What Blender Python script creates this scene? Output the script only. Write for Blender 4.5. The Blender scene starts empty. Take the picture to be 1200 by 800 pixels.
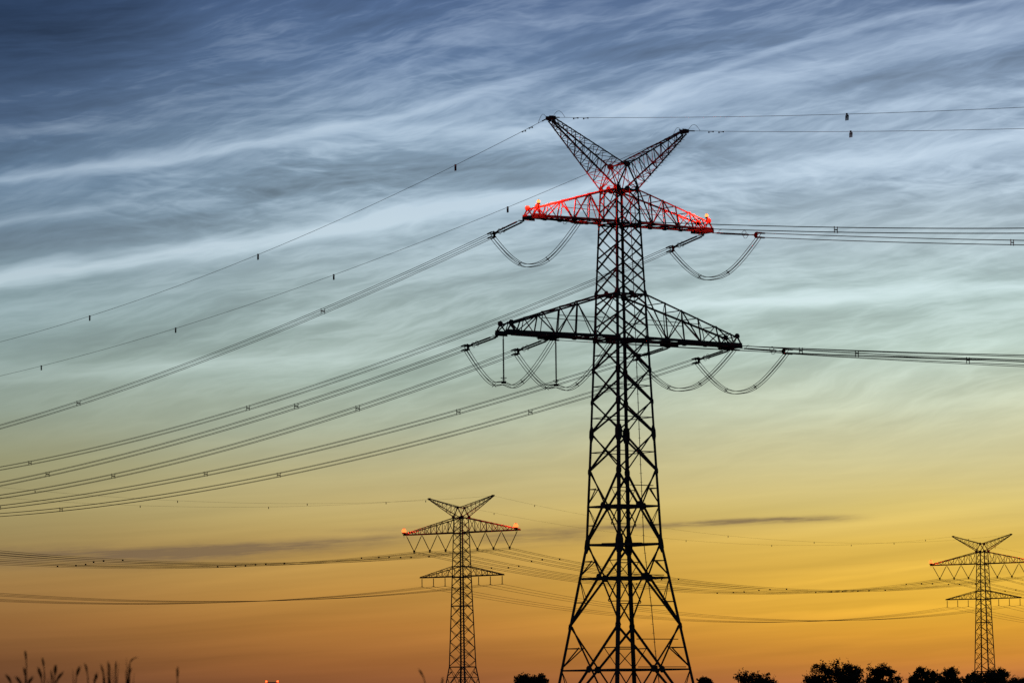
import bpy, math, random
from mathutils import Vector, Matrix

SC = bpy.context.scene
COL = SC.collection
R = math.radians

# ------------------------------------------------------------------ camera
PITCH = math.atan(440 / 4600)
CAM_Z = 1.3
cam = bpy.data.cameras.new('camera')
cam.sensor_width = 36.0
cam.lens = 36.0 * 4600 / 1200
cam.clip_start = 0.5
cam.clip_end = 60000
cam.dof.use_dof = True
cam.dof.focus_distance = 420
cam.dof.aperture_fstop = 13
camo = bpy.data.objects.new('camera', cam)
COL.objects.link(camo)
camo.location = (0, 0, CAM_Z)
camo.rotation_euler = (Matrix.Rotation(math.pi / 2 + PITCH, 3, 'X') @ Matrix.Rotation(R(-0.64), 3, 'Z')).to_euler()
SC.camera = camo

# ------------------------------------------------------------------ view
SC.view_settings.view_transform = 'Standard'
SC.view_settings.look = 'None'
SC.view_settings.gamma = 1
SC.view_settings.exposure = 0
SC.render.engine = 'CYCLES'
SC.cycles.use_denoising = False
SC.cycles.max_bounces = 4

# ------------------------------------------------------------------ sky (dusk afterglow with high thin clouds)
world = bpy.data.worlds.new('World')
SC.world = world
world.use_nodes = True
WT = world.node_tree
WT.nodes.clear()


class N:
    """A socket with arithmetic, so that the sky reads as formulas."""
    def __init__(self, s): self.s = s
    def _op(self, op, *a):
        n = WT.nodes.new('ShaderNodeMath'); n.operation = op
        for i, v in enumerate((self,) + a):
            if isinstance(v, N): WT.links.new(v.s, n.inputs[i])
            else: n.inputs[i].default_value = v
        return N(n.outputs[0])
    def __add__(self, o): return self._op('ADD', o)
    __radd__ = __add__
    def __sub__(self, o): return self._op('SUBTRACT', o)
    def __rsub__(self, o): return (self * -1) + o
    def __mul__(self, o): return self._op('MULTIPLY', o)
    __rmul__ = __mul__
    def __truediv__(self, o): return self._op('DIVIDE', o)
    def exp(self): return self._op('EXPONENT')
    def pow(self, p): return self._op('POWER', p)
    def max(self, v): return self._op('MAXIMUM', v)
    def min(self, v): return self._op('MINIMUM', v)
    def abs(self): return self._op('ABSOLUTE')
    def smooth(self, a, b, c=0.0, d=1.0):
        n = WT.nodes.new('ShaderNodeMapRange'); n.interpolation_type = 'SMOOTHSTEP'
        WT.links.new(self.s, n.inputs[0])
        for i, v in enumerate((a, b, c, d)): n.inputs[i + 1].default_value = v
        return N(n.outputs[0])
    def gauss(self, w):
        q = self / w
        return (q * q * -1.0).exp()


def vec(x, y, z=0.0):
    n = WT.nodes.new('ShaderNodeCombineXYZ')
    for i, v in enumerate((x, y, z)):
        if isinstance(v, N): WT.links.new(v.s, n.inputs[i])
        else: n.inputs[i].default_value = v
    return n.outputs[0]


def noise(x, y, z=0.0, detail=3.0, rough=0.5, dist=0.0, scale=1.0):
    n = WT.nodes.new('ShaderNodeTexNoise'); n.noise_dimensions = '3D'
    WT.links.new(vec(x, y, z), n.inputs['Vector'])
    n.inputs['Scale'].default_value = scale
    n.inputs['Detail'].default_value = detail
    n.inputs['Roughness'].default_value = rough
    n.inputs['Distortion'].default_value = dist
    return N(n.outputs[0])


def lin(c):
    c = c / 255
    return c / 12.92 if c <= 0.04045 else ((c + 0.055) / 1.055) ** 2.4


def ramp(fac, stops):
    n = WT.nodes.new('ShaderNodeValToRGB')
    cr = n.color_ramp
    while len(cr.elements) > 1: cr.elements.remove(cr.elements[-1])
    for i, (p, c) in enumerate(stops):
        e = cr.elements[0] if i == 0 else cr.elements.new(p)
        e.position = p
        e.color = (lin(c[0]), lin(c[1]), lin(c[2]), 1)
    WT.links.new(fac.s, n.inputs[0])
    return n.outputs[0]


def mix(fac, a, b, mode='MIX'):
    n = WT.nodes.new('ShaderNodeMix'); n.data_type = 'RGBA'; n.blend_type = mode
    n.clamp_result = False
    if isinstance(fac, N): WT.links.new(fac.s, n.inputs[0])
    else: n.inputs[0].default_value = fac
    for i, v in ((6, a), (7, b)):
        if isinstance(v, tuple): n.inputs[i].default_value = (*v, 1)
        else: WT.links.new(v, n.inputs[i])
    return n.outputs[2]


tc = WT.nodes.new('ShaderNodeTexCoord')
sep = WT.nodes.new('ShaderNodeSeparateXYZ')
WT.links.new(tc.outputs['Generated'], sep.inputs[0])
dx, dy, dz = (N(sep.outputs[i]) for i in range(3))
az = dx._op('ARCTAN2', dy)                        # 0 straight ahead, + to the right (radians)
el = dz.min(1.0).max(-1.0)._op('ARCSINE')
u = az * 4600 + 600                               # sky coordinates: 4600 units to the radian
v = 840 - el * 4600                               # 840 at the horizon, falling upward

# slow wobble shared by colour bands and clouds
wob = (noise(u / 520, v / 150, 1.3, 2.0) - 0.5) * 60
vv = (v + wob * v.smooth(820, 500) * 0.8 + (u - 600) * 0.012)
hf = (vv / 840).max(0.0).min(1.0)

LEFT = [(0.0, (54, 77, 112)), (0.06, (62, 85, 119)), (0.15, (78, 101, 132)), (0.25, (105, 131, 156)),
        (0.33, (121, 143, 160)), (0.42, (140, 163, 167)), (0.50, (144, 163, 158)), (0.57, (147, 161, 146)),
        (0.64, (156, 156, 120)), (0.70, (163, 151, 104)), (0.75, (160, 136, 86)), (0.80, (163, 125, 72)),
        (0.85, (150, 105, 58)), (0.90, (127, 84, 50)), (0.95, (100, 64, 45)), (1.0, (86, 55, 43))]
MID = [(0.0, (82, 106, 144)), (0.08, (99, 124, 158)), (0.18, (124, 148, 172)), (0.28, (140, 162, 178)),
       (0.36, (156, 176, 183)), (0.44, (155, 174, 171)), (0.52, (159, 176, 164)), (0.59, (171, 179, 155)),
       (0.66, (188, 178, 130)), (0.72, (195, 171, 106)), (0.77, (190, 152, 80)), (0.82, (188, 139, 66)),
       (0.87, (180, 122, 57)), (0.92, (158, 100, 52)), (0.96, (138, 84, 53)), (1.0, (128, 78, 56))]
RIGHT = [(0.0, (96, 118, 152)), (0.08, (119, 141, 170)), (0.16, (140, 161, 184)), (0.26, (150, 170, 188)),
         (0.34, (163, 181, 190)), (0.43, (172, 193, 191)), (0.50, (180, 199, 188)), (0.58, (195, 202, 175)),
         (0.66, (211, 202, 150)), (0.72, (219, 196, 116)), (0.77, (226, 188, 86)), (0.82, (232, 184, 70)),
         (0.86, (233, 178, 60)), (0.895, (224, 160, 54)), (0.93, (208, 138, 54)), (0.96, (188, 116, 62)), (1.0, (150, 92, 66))]
cl, cm, cr_ = ramp(hf, LEFT), ramp(hf, MID), ramp(hf, RIGHT)
base = mix((u + wob).smooth(-60, 480), cl, cm)
base = mix((u + wob * 2).smooth(420, 1150), base, cr_)

# ---- noctilucent veil: long streaks that climb to the right, finer ripples inside them
warp = (noise(u / 240, v / 90, 4.0, 3.0, 0.55) - 0.5)
warp2 = (noise(u / 700, v / 260, 8.0, 2.0) - 0.5)
s_al = u * 0.985 - v * 0.17                        # along the streaks
s_ac = v + u * 0.20 + warp * 26 + warp2 * 90       # across them
st_big = noise(s_al / 420, s_ac / 52, 2.0, 4.0, 0.50)
st_mid = noise(s_al / 150, s_ac / 22, 5.0, 3.0, 0.55, 0.2)
st_fin = noise(s_al / 62, (s_ac + warp * 14) / 7.0, 9.0, 3.0, 0.62, 0.3)
s2_ac = v - u * 0.06 + warp * 44
rip = noise((u * 0.96 + v * 0.3) / 66, (s2_ac) / 14, 14.0, 2.0, 0.5, 0.9)
rip2 = noise((u * 0.9 - v * 0.5) / 80, (v + u * 0.42 + warp * 30) / 10, 17.0, 3.0, 0.6, 0.5)
upper = v.smooth(620, 360)                         # clouds fade out toward the warm band
patch = noise(u / 230, v / 100, 21.0, 1.0)
ripmask = (v - 200).gauss(130) * patch.smooth(0.36, 0.62)
ripmask2 = (v - 140).gauss(150) * patch.smooth(0.56, 0.36)
calm = u.smooth(-100, 520) * 0.6 + 0.4             # the far left is smoother
veil = ((st_big - 0.5) * 1.0 + (st_mid - 0.5) * 0.62 * calm + (st_fin - 0.5) * 0.24 * calm
        + (rip - 0.5) * 1.15 * ripmask * calm + (rip2 - 0.5) * 0.6 * ripmask2 * calm)


def ridge(n, p):
    return (1.0 - (n * 2.0 - 1.0).abs()).max(0.0).pow(p)


r1 = ridge(noise(s_al / 260, (s_ac + warp * 24) / 40, 91.0, 5.0, 0.62), 5.0)
r2 = ridge(noise((u * 0.96 + v * 0.25) / 120, (v - u * 0.05 + warp * 50) / 21, 93.0, 4.0, 0.62, 0.5), 5.0)
r3 = ridge(noise(s_al / 110, (v + u * 0.34 + warp2 * 80 + warp * 12) / 17, 95.0, 4.0, 0.62, 0.3), 5.0)
veil = veil * 0.92 + ((r1 - 0.22) * 0.34 + (r2 - 0.22) * 0.30 * ripmask + (r3 - 0.22) * 0.10 * ripmask2 * v.smooth(-60, 160)) * calm


def streak(c0, c1, c2, width, u0, u1, soft, amp, seed):
    """One long cloud band: centre line v = c0 + c1 t + c2 t^2 with t = u/1000."""
    t = u / 1000
    line = t * c1 + t * t * c2 + c0
    d = v - line + warp * 22 + (st_mid - 0.5) * 16
    body = d.gauss(width) * u.smooth(u0 - soft, u0 + soft) * u.smooth(u1 + soft, u1 - soft)
    tex = noise(s_al / 190, (d + 40) / 12, seed, 3.0, 0.55) * 1.7 + 0.15
    return body * tex * amp


bright = (streak(326, -150, 0, 11, -200, 700, 90, 0.66, 31.0)
          + streak(352, -120, 0, 26, -200, 620, 120, 0.09, 32.0)
          + streak(207, -90, -140, 8, -200, 620, 90, 0.36, 33.0)
          + streak(176, -40, 0, 11, 420, 660, 60, 0.30, 40.0)
          + streak(262, -180, 0, 8, -200, 150, 60, 0.22, 49.0)
          + streak(155, -30, 0, 8, -200, 170, 60, 0.14, 50.0)
          + streak(674, -1034, 404, 5, 720, 1260, 60, 0.30, 34.0)
          + streak(690, -1034, 404, 14, 700, 1260, 60, 0.14, 30.0)
          + streak(272, -185, 0, 15, 560, 1300, 90, 0.26, 35.0)
          + streak(308, -110, 0, 12, 760, 1400, 90, 0.36, 52.0)
          + streak(236, -95, 0, 8, 1020, 1400, 50, 0.18, 54.0)
          + streak(385, -32, 0, 9, 780, 1400, 100, 0.36, 36.0)
          + streak(372, -12, 0, 6, 640, 1100, 100, 0.18, 57.0)
          + streak(440, -60, 0, 12, -200, 560, 160, 0.26, 37.0)
          + streak(512, -28, 0, 10, 740, 1400, 90, 0.15, 38.0))
dark = (streak(40, -60, 0, 60, -400, 210, 110, 0.30, 41.0)
        + streak(290, -120, 0, 18, -200, 330, 90, 0.20, 42.0)
        + streak(8, -4, 0, 12, 1080, 1400, 50, 0.34, 43.0)
        + streak(24, -10, 0, 24, 330, 520, 60, 0.14, 44.0)
        + streak(240, -70, 0, 18, 240, 640, 70, 0.28, 45.0)
        + streak(395, 0, 0, 20, -200, 420, 150, 0.10, 46.0)
        + streak(200, -14, 0, 20, 730, 880, 50, 0.26, 47.0)
        + streak(215, -110, 0, 14, 980, 1300, 60, 0.22, 48.0)
        + streak(130, -88, 0, 10, 700, 960, 60, 0.24, 58.0))
gain = (veil * 0.74 + bright * 1.1 - dark - 0.035 - u.smooth(520, 0) * v.smooth(330, 200) * 0.06) * upper

# faint level banding low in the glow
band = noise(u / 620, (v + (u - 600) * 0.05 + warp * 16) / 11, 51.0, 3.0, 0.6) - 0.5
band2 = noise(u / 900, (v + (u - 600) * 0.11 + warp2 * 40) / 34, 53.0, 2.0, 0.5) - 0.5
low = v.smooth(480, 700)
glints = (streak(800, -122, 0, 4, 900, 1120, 60, 0.12, 81.0) + streak(762, -40, 0, 7, 640, 1300, 150, 0.10, 82.0)
          + streak(868, -110, 0, 8, 560, 1300, 120, 0.07, 83.0)) - streak(772, -4, 0, 9, -200, 1300, 150, 0.07, 84.0)
gain = gain + (band * 0.24 + band2 * 0.55) * (low * 0.8 + 0.2) + glints
mul = gain.min(0.75).max(-0.55) + 1.0
sky = mix(1.0, base, vec(mul, mul, mul), 'MULTIPLY')
# the brightest veils go pearly
sky = mix((gain * 0.62).max(0.0).min(0.5) * v.smooth(560, 360), sky, (0.60, 0.68, 0.73))

# ---- thin low smoke-grey clouds over the orange
def low_cloud(v0, slope, width, u0, u1, soft, amp, seed):
    d = v - v0 - (u - 600) * slope + warp * 6 + (noise(u / 80, v / 20, seed, 4.0, 0.65) - 0.5) * width * 1.5
    tex = (noise((u + v) / 85, (v + u * 0.05) / 6, seed + 3, 5.0, 0.66) * 2.8 - 0.75).max(0.0).min(1.0)
    return d.gauss(width) * u.smooth(u0 - soft, u0 + soft) * u.smooth(u1 + soft, u1 - soft) * tex * amp


lc = (low_cloud(623, -0.055, 7, 190, 480, 60, 0.66, 61.0) + low_cloud(636, -0.02, 9, 60, 420, 90, 0.46, 76.0)
      + low_cloud(648, 0.0, 11, -300, 300, 110, 0.62, 64.0)
      + low_cloud(629, -0.01, 9, 560, 690, 45, 0.75, 67.0) + low_cloud(622, -0.022, 3.4, 690, 985, 50, 1.0, 70.0)
      + low_cloud(618, -0.012, 3.5, 400, 560, 60, 0.35, 73.0))
sky = mix(lc.min(0.8), sky, (lin(118), lin(98), lin(78)))

# away from the afterglow the sky is deep twilight
far_az = (az - 0.06).gauss(0.75)
up = el.smooth(1.0, 0.22)
sky = mix(far_az * up, (0.006, 0.009, 0.016), sky)
sky = mix(dz.smooth(0.0, -0.02), sky, (0.008, 0.007, 0.006))

nish = WT.nodes.new('ShaderNodeTexSky')
nish.sky_type = 'NISHITA'
nish.sun_disc = False
nish.sun_elevation = R(-4.5)
nish.sun_rotation = R(6)
bg2 = WT.nodes.new('ShaderNodeBackground'); bg2.inputs[1].default_value = 0.02
WT.links.new(nish.outputs[0], bg2.inputs[0])
bg = WT.nodes.new('ShaderNodeBackground'); bg.inputs[1].default_value = 1.0
WT.links.new(sky, bg.inputs[0])
addn = WT.nodes.new('ShaderNodeAddShader')
WT.links.new(bg.outputs[0], addn.inputs[0]); WT.links.new(bg2.outputs[0], addn.inputs[1])
wo = WT.nodes.new('ShaderNodeOutputWorld')
WT.links.new(addn.outputs[0], wo.inputs[0])
world.cycles.sampling_method = 'MANUAL'
world.cycles.sample_map_resolution = 256

# last light from just over the horizon, behind the pylons
sun = bpy.data.lights.new('sun', 'SUN')
sun.energy = 0.05
sun.angle = R(12)
sun.color = (1.0, 0.62, 0.32)
suno = bpy.data.objects.new('sun', sun)
COL.objects.link(suno)
suno.rotation_euler = Vector((-math.sin(R(6)), -math.cos(R(6)), -0.03)).to_track_quat('-Z', 'Y').to_euler()


# ------------------------------------------------------------------ materials
def material(name, color, rough=0.6, metal=0.0, nscale=None, ncol=None, emit=None, estr=0.0):
    m = bpy.data.materials.new(name); m.use_nodes = True
    t = m.node_tree; b = t.nodes['Principled BSDF']
    b.inputs['Base Color'].default_value = (*color, 1)
    b.inputs['Roughness'].default_value = rough
    b.inputs['Metallic'].default_value = metal
    if nscale:
        c = t.nodes.new('ShaderNodeTexCoord'); n = t.nodes.new('ShaderNodeTexNoise')
        n.inputs['Scale'].default_value = nscale; n.inputs['Detail'].default_value = 5
        t.links.new(c.outputs['Object'], n.inputs['Vector'])
        r = t.nodes.new('ShaderNodeValToRGB')
        r.color_ramp.elements[0].position = 0.35; r.color_ramp.elements[1].position = 0.65
        r.color_ramp.elements[0].color = (*color, 1); r.color_ramp.elements[1].color = (*ncol, 1)
        t.links.new(n.outputs[0], r.inputs[0]); t.links.new(r.outputs[0], b.inputs['Base Color'])
    if emit:
        b.inputs['Emission Color'].default_value = (*emit, 1)
        b.inputs['Emission Strength'].default_value = estr
    return m


STEEL = material('weathered_steel', (0.25, 0.255, 0.25), 0.7, 0.0, 0.7, (0.18, 0.185, 0.18))
CABLE = material('aluminium_cable', (0.03, 0.03, 0.03), 0.7)
PORC = material('brown_porcelain', (0.02, 0.012, 0.010), 0.45)
FITT = material('steel_fitting', (0.03, 0.03, 0.032), 0.6)
LAMP = material('lit_red_lamp_glass', (0.6, 0.1, 0.05), 0.3, emit=(1.0, 0.20, 0.045), estr=3.4)
LAMPR = material('lit_red_lamp_glass_far', (0.6, 0.05, 0.03), 0.3, emit=(1.0, 0.06, 0.012), estr=7.0)
BARK = material('bark', (0.05, 0.04, 0.03), 0.9, 0, 3.0, (0.03, 0.025, 0.02))
LEAF = material('leaves', (0.035, 0.055, 0.02), 0.7, 0, 0.35, (0.06, 0.08, 0.03))
STALK = material('dry_grass', (0.13, 0.10, 0.05), 0.8, 0, 30.0, (0.09, 0.075, 0.035))
_t = STALK.node_tree
_tr = _t.nodes.new('ShaderNodeBsdfTranslucent'); _tr.inputs[0].default_value = (0.16, 0.11, 0.05, 1)
_mx = _t.nodes.new('ShaderNodeMixShader'); _mx.inputs[0].default_value = 0.55
_t.links.new(_t.nodes['Principled BSDF'].outputs[0], _mx.inputs[1]); _t.links.new(_tr.outputs[0], _mx.inputs[2])
_t.links.new(_mx.outputs[0], _t.nodes['Material Output'].inputs[0])
FIELD = material('field', (0.05, 0.06, 0.025), 0.9, 0, 0.05, (0.07, 0.065, 0.03))


# ------------------------------------------------------------------ mesh helpers
class MB:
    def __init__(self): self.v = []; self.f = []

    def prism(self, p, q, prof, a, b):
        """Extrude a 2-D profile [(i, j)] (axes a, b) from p to q."""
        n0 = len(self.v); n = len(prof)
        for o in (p, q):
            for i, j in prof: self.v.append(o + a * i + b * j)
        for k in range(n):
            k2 = (k + 1) % n
            self.f.append((n0 + k, n0 + k2, n0 + n + k2, n0 + n + k))
        self.f.append(tuple(n0 + k for k in reversed(range(n))))
        self.f.append(tuple(n0 + n + k for k in range(n)))
        return self

    def angle(self, p, q, w, a, b, t=None):
        """L-section bar; flanges run along a and b from the line p-q."""
        p, q = Vector(p), Vector(q)
        d = (q - p)
        if d.length < 1e-5: return self
        d.normalize(); a = Vector(a); a = a - d * a.dot(d)
        if a.length < 1e-4: a = d.orthogonal()
        a.normalize()
        b = Vector(b); b = b - d * b.dot(d) - a * b.dot(a)
        if b.length < 1e-4: b = d.cross(a)
        b.normalize(); t = t or w * 0.16
        return self.prism(p, q, [(0, 0), (w, 0), (w, t), (t, t), (t, w), (0, w)], a, b)

    def bar(self, p, q, w, h=None, up=(0, 0, 1)):
        p, q = Vector(p), Vector(q); h = h or w
        d = (q - p)
        if d.length < 1e-5: return self
        d.normalize(); s = d.cross(Vector(up))
        if s.length < 1e-3: s = d.cross(Vector((1, 0.3, 0)))
        s.normalize(); b = s.cross(d)
        return self.prism(p, q, [(-w / 2, -h / 2), (w / 2, -h / 2), (w / 2, h / 2), (-w / 2, h / 2)], s, b)

    def tube(self, pts, r, n=6, cap=True):
        pts = [Vector(p) for p in pts]; rr = r if isinstance(r, (list, tuple)) else [r] * len(pts)
        n0 = len(self.v); ref = None
        for i, p in enumerate(pts):
            d = (pts[min(i + 1, len(pts) - 1)] - pts[max(i - 1, 0)]).normalized()
            if ref is None: ref = d.cross(Vector((0.13, 0.07, 1))); ref = ref if ref.length > 1e-3 else d.orthogonal()
            a = (ref - d * ref.dot(d)).normalized(); ref = a; b = d.cross(a)
            for k in range(n):
                t = 2 * math.pi * k / n
                self.v.append(p + (a * math.cos(t) + b * math.sin(t)) * rr[i])
        for i in range(len(pts) - 1):
            for k in range(n):
                k2 = (k + 1) % n
                self.f.append((n0 + i * n + k, n0 + i * n + k2, n0 + (i + 1) * n + k2, n0 + (i + 1) * n + k))
        if cap:
            self.f.append(tuple(n0 + k for k in reversed(range(n))))
            self.f.append(tuple(n0 + (len(pts) - 1) * n + k for k in range(n)))
        return self

    def ring(self, c, nrm, rad, r, n=14):
        c = Vector(c); nrm = Vector(nrm).normalized(); a = nrm.orthogonal().normalized(); b = nrm.cross(a)
        pts = [c + (a * math.cos(2 * math.pi * k / n) + b * math.sin(2 * math.pi * k / n)) * rad for k in range(n + 1)]
        return self.tube(pts, r, 5, False)

    def poly(self, pts, th, nrm):
        """Flat plate with an outline, given thickness along nrm."""
        nrm = Vector(nrm).normalized(); n0 = len(self.v); n = len(pts)
        for s in (-0.5, 0.5):
            for p in pts: self.v.append(Vector(p) + nrm * th * s)
        self.f.append(tuple(n0 + k for k in reversed(range(n))))
        self.f.append(tuple(n0 + n + k for k in range(n)))
        for k in range(n):
            k2 = (k + 1) % n
            self.f.append((n0 + k, n0 + k2, n0 + n + k2, n0 + n + k))
        return self

    def box(self, c, sx, sy, sz):
        c = Vector(c)
        return self.bar(c - Vector((0, 0, sz / 2)), c + Vector((0, 0, sz / 2)), sx, sy, (0, 1, 0))

    def build(self, name, mat, parent=None, smooth=False):
        me = bpy.data.meshes.new(name)
        me.from_pydata([tuple(p) for p in self.v], [], self.f)
        me.update(); me.materials.append(mat)
        if smooth:
            for p in me.polygons: p.use_smooth = True
        o = bpy.data.objects.new(name, me); COL.objects.link(o)
        if parent is not None: o.parent = parent
        return o


def thing(name, label, cat, loc=(0, 0, 0), rz=0.0, group=None):
    o = bpy.data.objects.new(name, None); COL.objects.link(o)
    o.location = loc; o.rotation_euler = (0, 0, rz)
    tag(o, label, cat, group)
    return o


def tag(o, label, cat, group=None):
    o['label'] = label; o['category'] = cat
    if group: o['group'] = group
    return o


def copy_tree(o, parent=None):
    c = o.copy(); COL.objects.link(c)
    if parent is not None: c.parent = parent
    for ch in [k for k in o.children]: copy_tree(ch, c)
    return c


X, Y, Z = Vector((1, 0, 0)), Vector((0, 1, 0)), Vector((0, 0, 1))


def V(*a): return Vector(a)


# ------------------------------------------------------------------ ground: one sheet to the horizon
g = MB()
S = 40000
g.poly([V(-S, -S, -0.5), V(S, -S, -0.5), V(S, S, -0.5), V(-S, S, -0.5)], 1.0, Z)
go = g.build('ground', FIELD); go['kind'] = 'structure'


# ------------------------------------------------------------------ lattice pylons
def interp(tab, z):
    for (z0, a), (z1, b) in zip(tab, tab[1:]):
        if z <= z1: return a + (b - a) * (z - z0) / (z1 - z0)
    return tab[-1][1]


class Body:
    def __init__(self, tab): self.tab = tab
    def c(self, sx, sy, z):
        h = interp(self.tab, z)
        return V(sx * h, sy * h, z)


FACES = [((-1, -1), (1, -1)), ((1, -1), (1, 1)), ((1, 1), (-1, 1)), ((-1, 1), (-1, -1))]


def make_legs(body, root, zs, widths, plates=()):
    legs = []
    for sx in (-1, 1):
        for sy in (-1, 1):
            m = MB()
            for (z0, z1), w in zip(zip(zs, zs[1:]), widths):
                m.angle(body.c(sx, sy, z0), body.c(sx, sy, z1), w, V(-sx, 0, 0), V(0, -sy, 0), w * 0.14)
            for z, hw, hh in plates:                  # splice plates on both flanges
                c = body.c(sx, sy, z)
                d = (body.c(sx, sy, z + 0.5) - body.c(sx, sy, z - 0.5)).normalized()
                gusset(m, c + V(-sx * hw * 0.55, sy * 0.02, 0), d, X, hw * 0.75, hh, Y)
                gusset(m, c + V(sx * 0.02, -sy * hw * 0.55, 0), d, Y, hw * 0.75, hh, X)
            legs.append(((sx, sy), m.build('leg', STEEL, root)))
    return legs


def lattice_face(m, body, A, B, z_lo, z_hi, pitch, off, w, inward):
    """Crossed diagonals of one panel height, clipped to the zone."""
    k = -2
    while True:
        z0 = z_lo + off + k * pitch
        if z0 >= z_hi: break
        z1 = z0 + pitch
        for P, Q in ((A, B), (B, A)):
            a0, a1 = max(z0, z_lo), min(z1, z_hi)
            if a1 - a0 < 0.3: continue
            t0, t1 = (a0 - z0) / pitch, (a1 - z0) / pitch
            p = body.c(*P, a0).lerp(body.c(*Q, a0), t0)
            q = body.c(*P, a1).lerp(body.c(*Q, a1), t1)
            sh = inward * (0.03 if P == A else 0.03 + w)
            m.angle(p + sh, q + sh, w, Z, inward)
        k += 1


def x_panel(m, body, A, B, z0, z1, w, inward, horiz=0.0, sub=0.0):
    a0, a1, b0, b1 = body.c(*A, z0), body.c(*A, z1), body.c(*B, z0), body.c(*B, z1)
    s1, s2 = inward * 0.04, inward * (0.04 + w)
    m.angle(a0 + s1, b1 + s1, w, Z, inward)
    m.angle(b0 + s2, a1 + s2, w, Z, inward)
    wa, wb = (a0 - b0).length, (a1 - b1).length
    t = wa / (wa + wb)                               # where the diagonals cross
    zc = z0 + (z1 - z0) * t
    C = a0.lerp(b1, t)
    La, Lb = body.c(*A, zc), body.c(*B, zc)
    if horiz:
        m.angle(La + s1, Lb + s1, horiz, -Z, inward)
    if sub:
        for P, d0, d1 in ((A, a0, a1), (B, b0, b1)):
            L = body.c(*P, zc)
            up, lo = d1.lerp(C, 0.5), d0.lerp(C, 0.5)
            for D, zz in ((up, (z1 + zc) / 2), (lo, (z0 + zc) / 2)):
                E = body.c(*P, D.z)
                m.angle(E + s1, D + s1, sub, -Z, inward)
                m.angle(D + s1, L + s1, sub, Z, inward)
    return C, zc


def gusset(m, c, along, across, hw, hh, nrm, th=0.03):
    p = []
    for i, j in ((-0.45, 1), (0.45, 1), (1, 0.4), (1, -0.4), (0.45, -1), (-0.45, -1), (-1, -0.4), (-1, 0.4)):
        p.append(c + across * (i * hw) + along * (j * hh))
    m.poly(p, th, nrm)


def crossarm(root, sx, L, zb, zt, body, tip_w, tip_h, fr, chord, brace, mids=True, nplate=True, name='crossarm', xplan=True, tipbox=True):
    """Arm on side sx: two bottom chords and two top chords that close in on the tip."""
    bot = [body.c(sx, s, zb) for s in (-1, 1)]
    top = [body.c(sx, s, zt) for s in (-1, 1)]
    tb = [V(sx * L, s * tip_w, zb) for s in (-1, 1)]
    tt = [V(sx * (L - (0.55 if tipbox else 0.1)), s * tip_w, zb + tip_h) for s in (-1, 1)]
    m = MB()
    for k, s in enumerate((-1, 1)):
        m.angle(bot[k], tb[k], chord, Z, V(0, -s, 0), chord * 0.2)
        m.angle(top[k], tt[k], chord * 0.68, -Z, V(0, -s, 0))
    arm = m.build(name, STEEL, root)
    b = MB()
    pb = [[bot[k].lerp(tb[k], f) for f in fr] for k in (0, 1)]
    pt = [[top[k].lerp(tt[k], f) for f in fr] for k in (0, 1)]
    for k, s in enumerate((-1, 1)):
        inw = V(0, -s, 0)
        for i in range(1, len(fr) - 1):
            b.angle(pb[k][i], pt[k][i], brace, X, inw)
        for i in range(len(fr) - 1):
            if (i + (k if mids else 0)) % 2 == 0: b.angle(pt[k][i], pb[k][i + 1], brace, Z, inw)
            else: b.angle(pb[k][i], pt[k][i + 1], brace, Z, inw)
        if mids:                                      # level struts at half height over the inner half
            i = min(3, len(fr) - 2)
            p0 = bot[k].lerp(top[k], 0.42)
            q0 = pb[k][i].lerp(pt[k][i], 0.80)
            q0.z = p0.z
            b.bar(p0, q0, brace * 0.6)
    for i in range(1, len(fr)):
        b.angle(pb[0][i], pb[1][i], brace, Z, V(-sx, 0, 0))
        b.angle(pt[0][i], pt[1][i], brace * 0.8, -Z, V(-sx, 0, 0))
        if i < len(fr) - 1 and mids:
            b.bar(pb[0][i], pt[1][i], brace * 0.7)
    if xplan:
        for i in range(len(fr) - 1):
            b.angle(pb[0][i], pb[1][i + 1], brace, V(sx, 0, 0), Z)
            b.angle(pb[1][i] + V(0, 0, brace), pb[0][i + 1] + V(0, 0, brace), brace, V(sx, 0, 0), Z)
            b.bar(pt[0][i], pt[1][i + 1], brace * 0.6)
    g_ = b
    if nplate:
        for k, s in enumerate((-1, 1)):
            d = (tb[k] - bot[k]).normalized()
            g_.poly([tb[k] + Z * 0.3 - d * 1.5, tb[k] + Z * 0.3 + d * 0.1, tb[k] - Z * 0.22 + d * 0.1, tb[k] - Z * 0.22 - d * 1.5], 0.05, V(0, 1, 0))
            gusset(g_, tt[k] + Z * 0.05, Z, X, 0.32, 0.28, Y)
            g_.bar(tb[k] + Z * 0.1, tt[k], 0.12)
            g_.bar(tb[k] - d * 1.4 + Z * 0.1, tt[k], 0.10)
            for i in range(1, len(fr) - 1):
                gusset(g_, pb[k][i] + Z * 0.06, Z, X, 0.36, 0.14, Y)
        # tip cross member and a short walkway grating by the attachment points
        g_.bar(tb[0] - Z * 0.05, tb[1] - Z * 0.05, 0.3, 0.28)
    b.build('bracing', STEEL, arm)
    return arm


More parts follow.
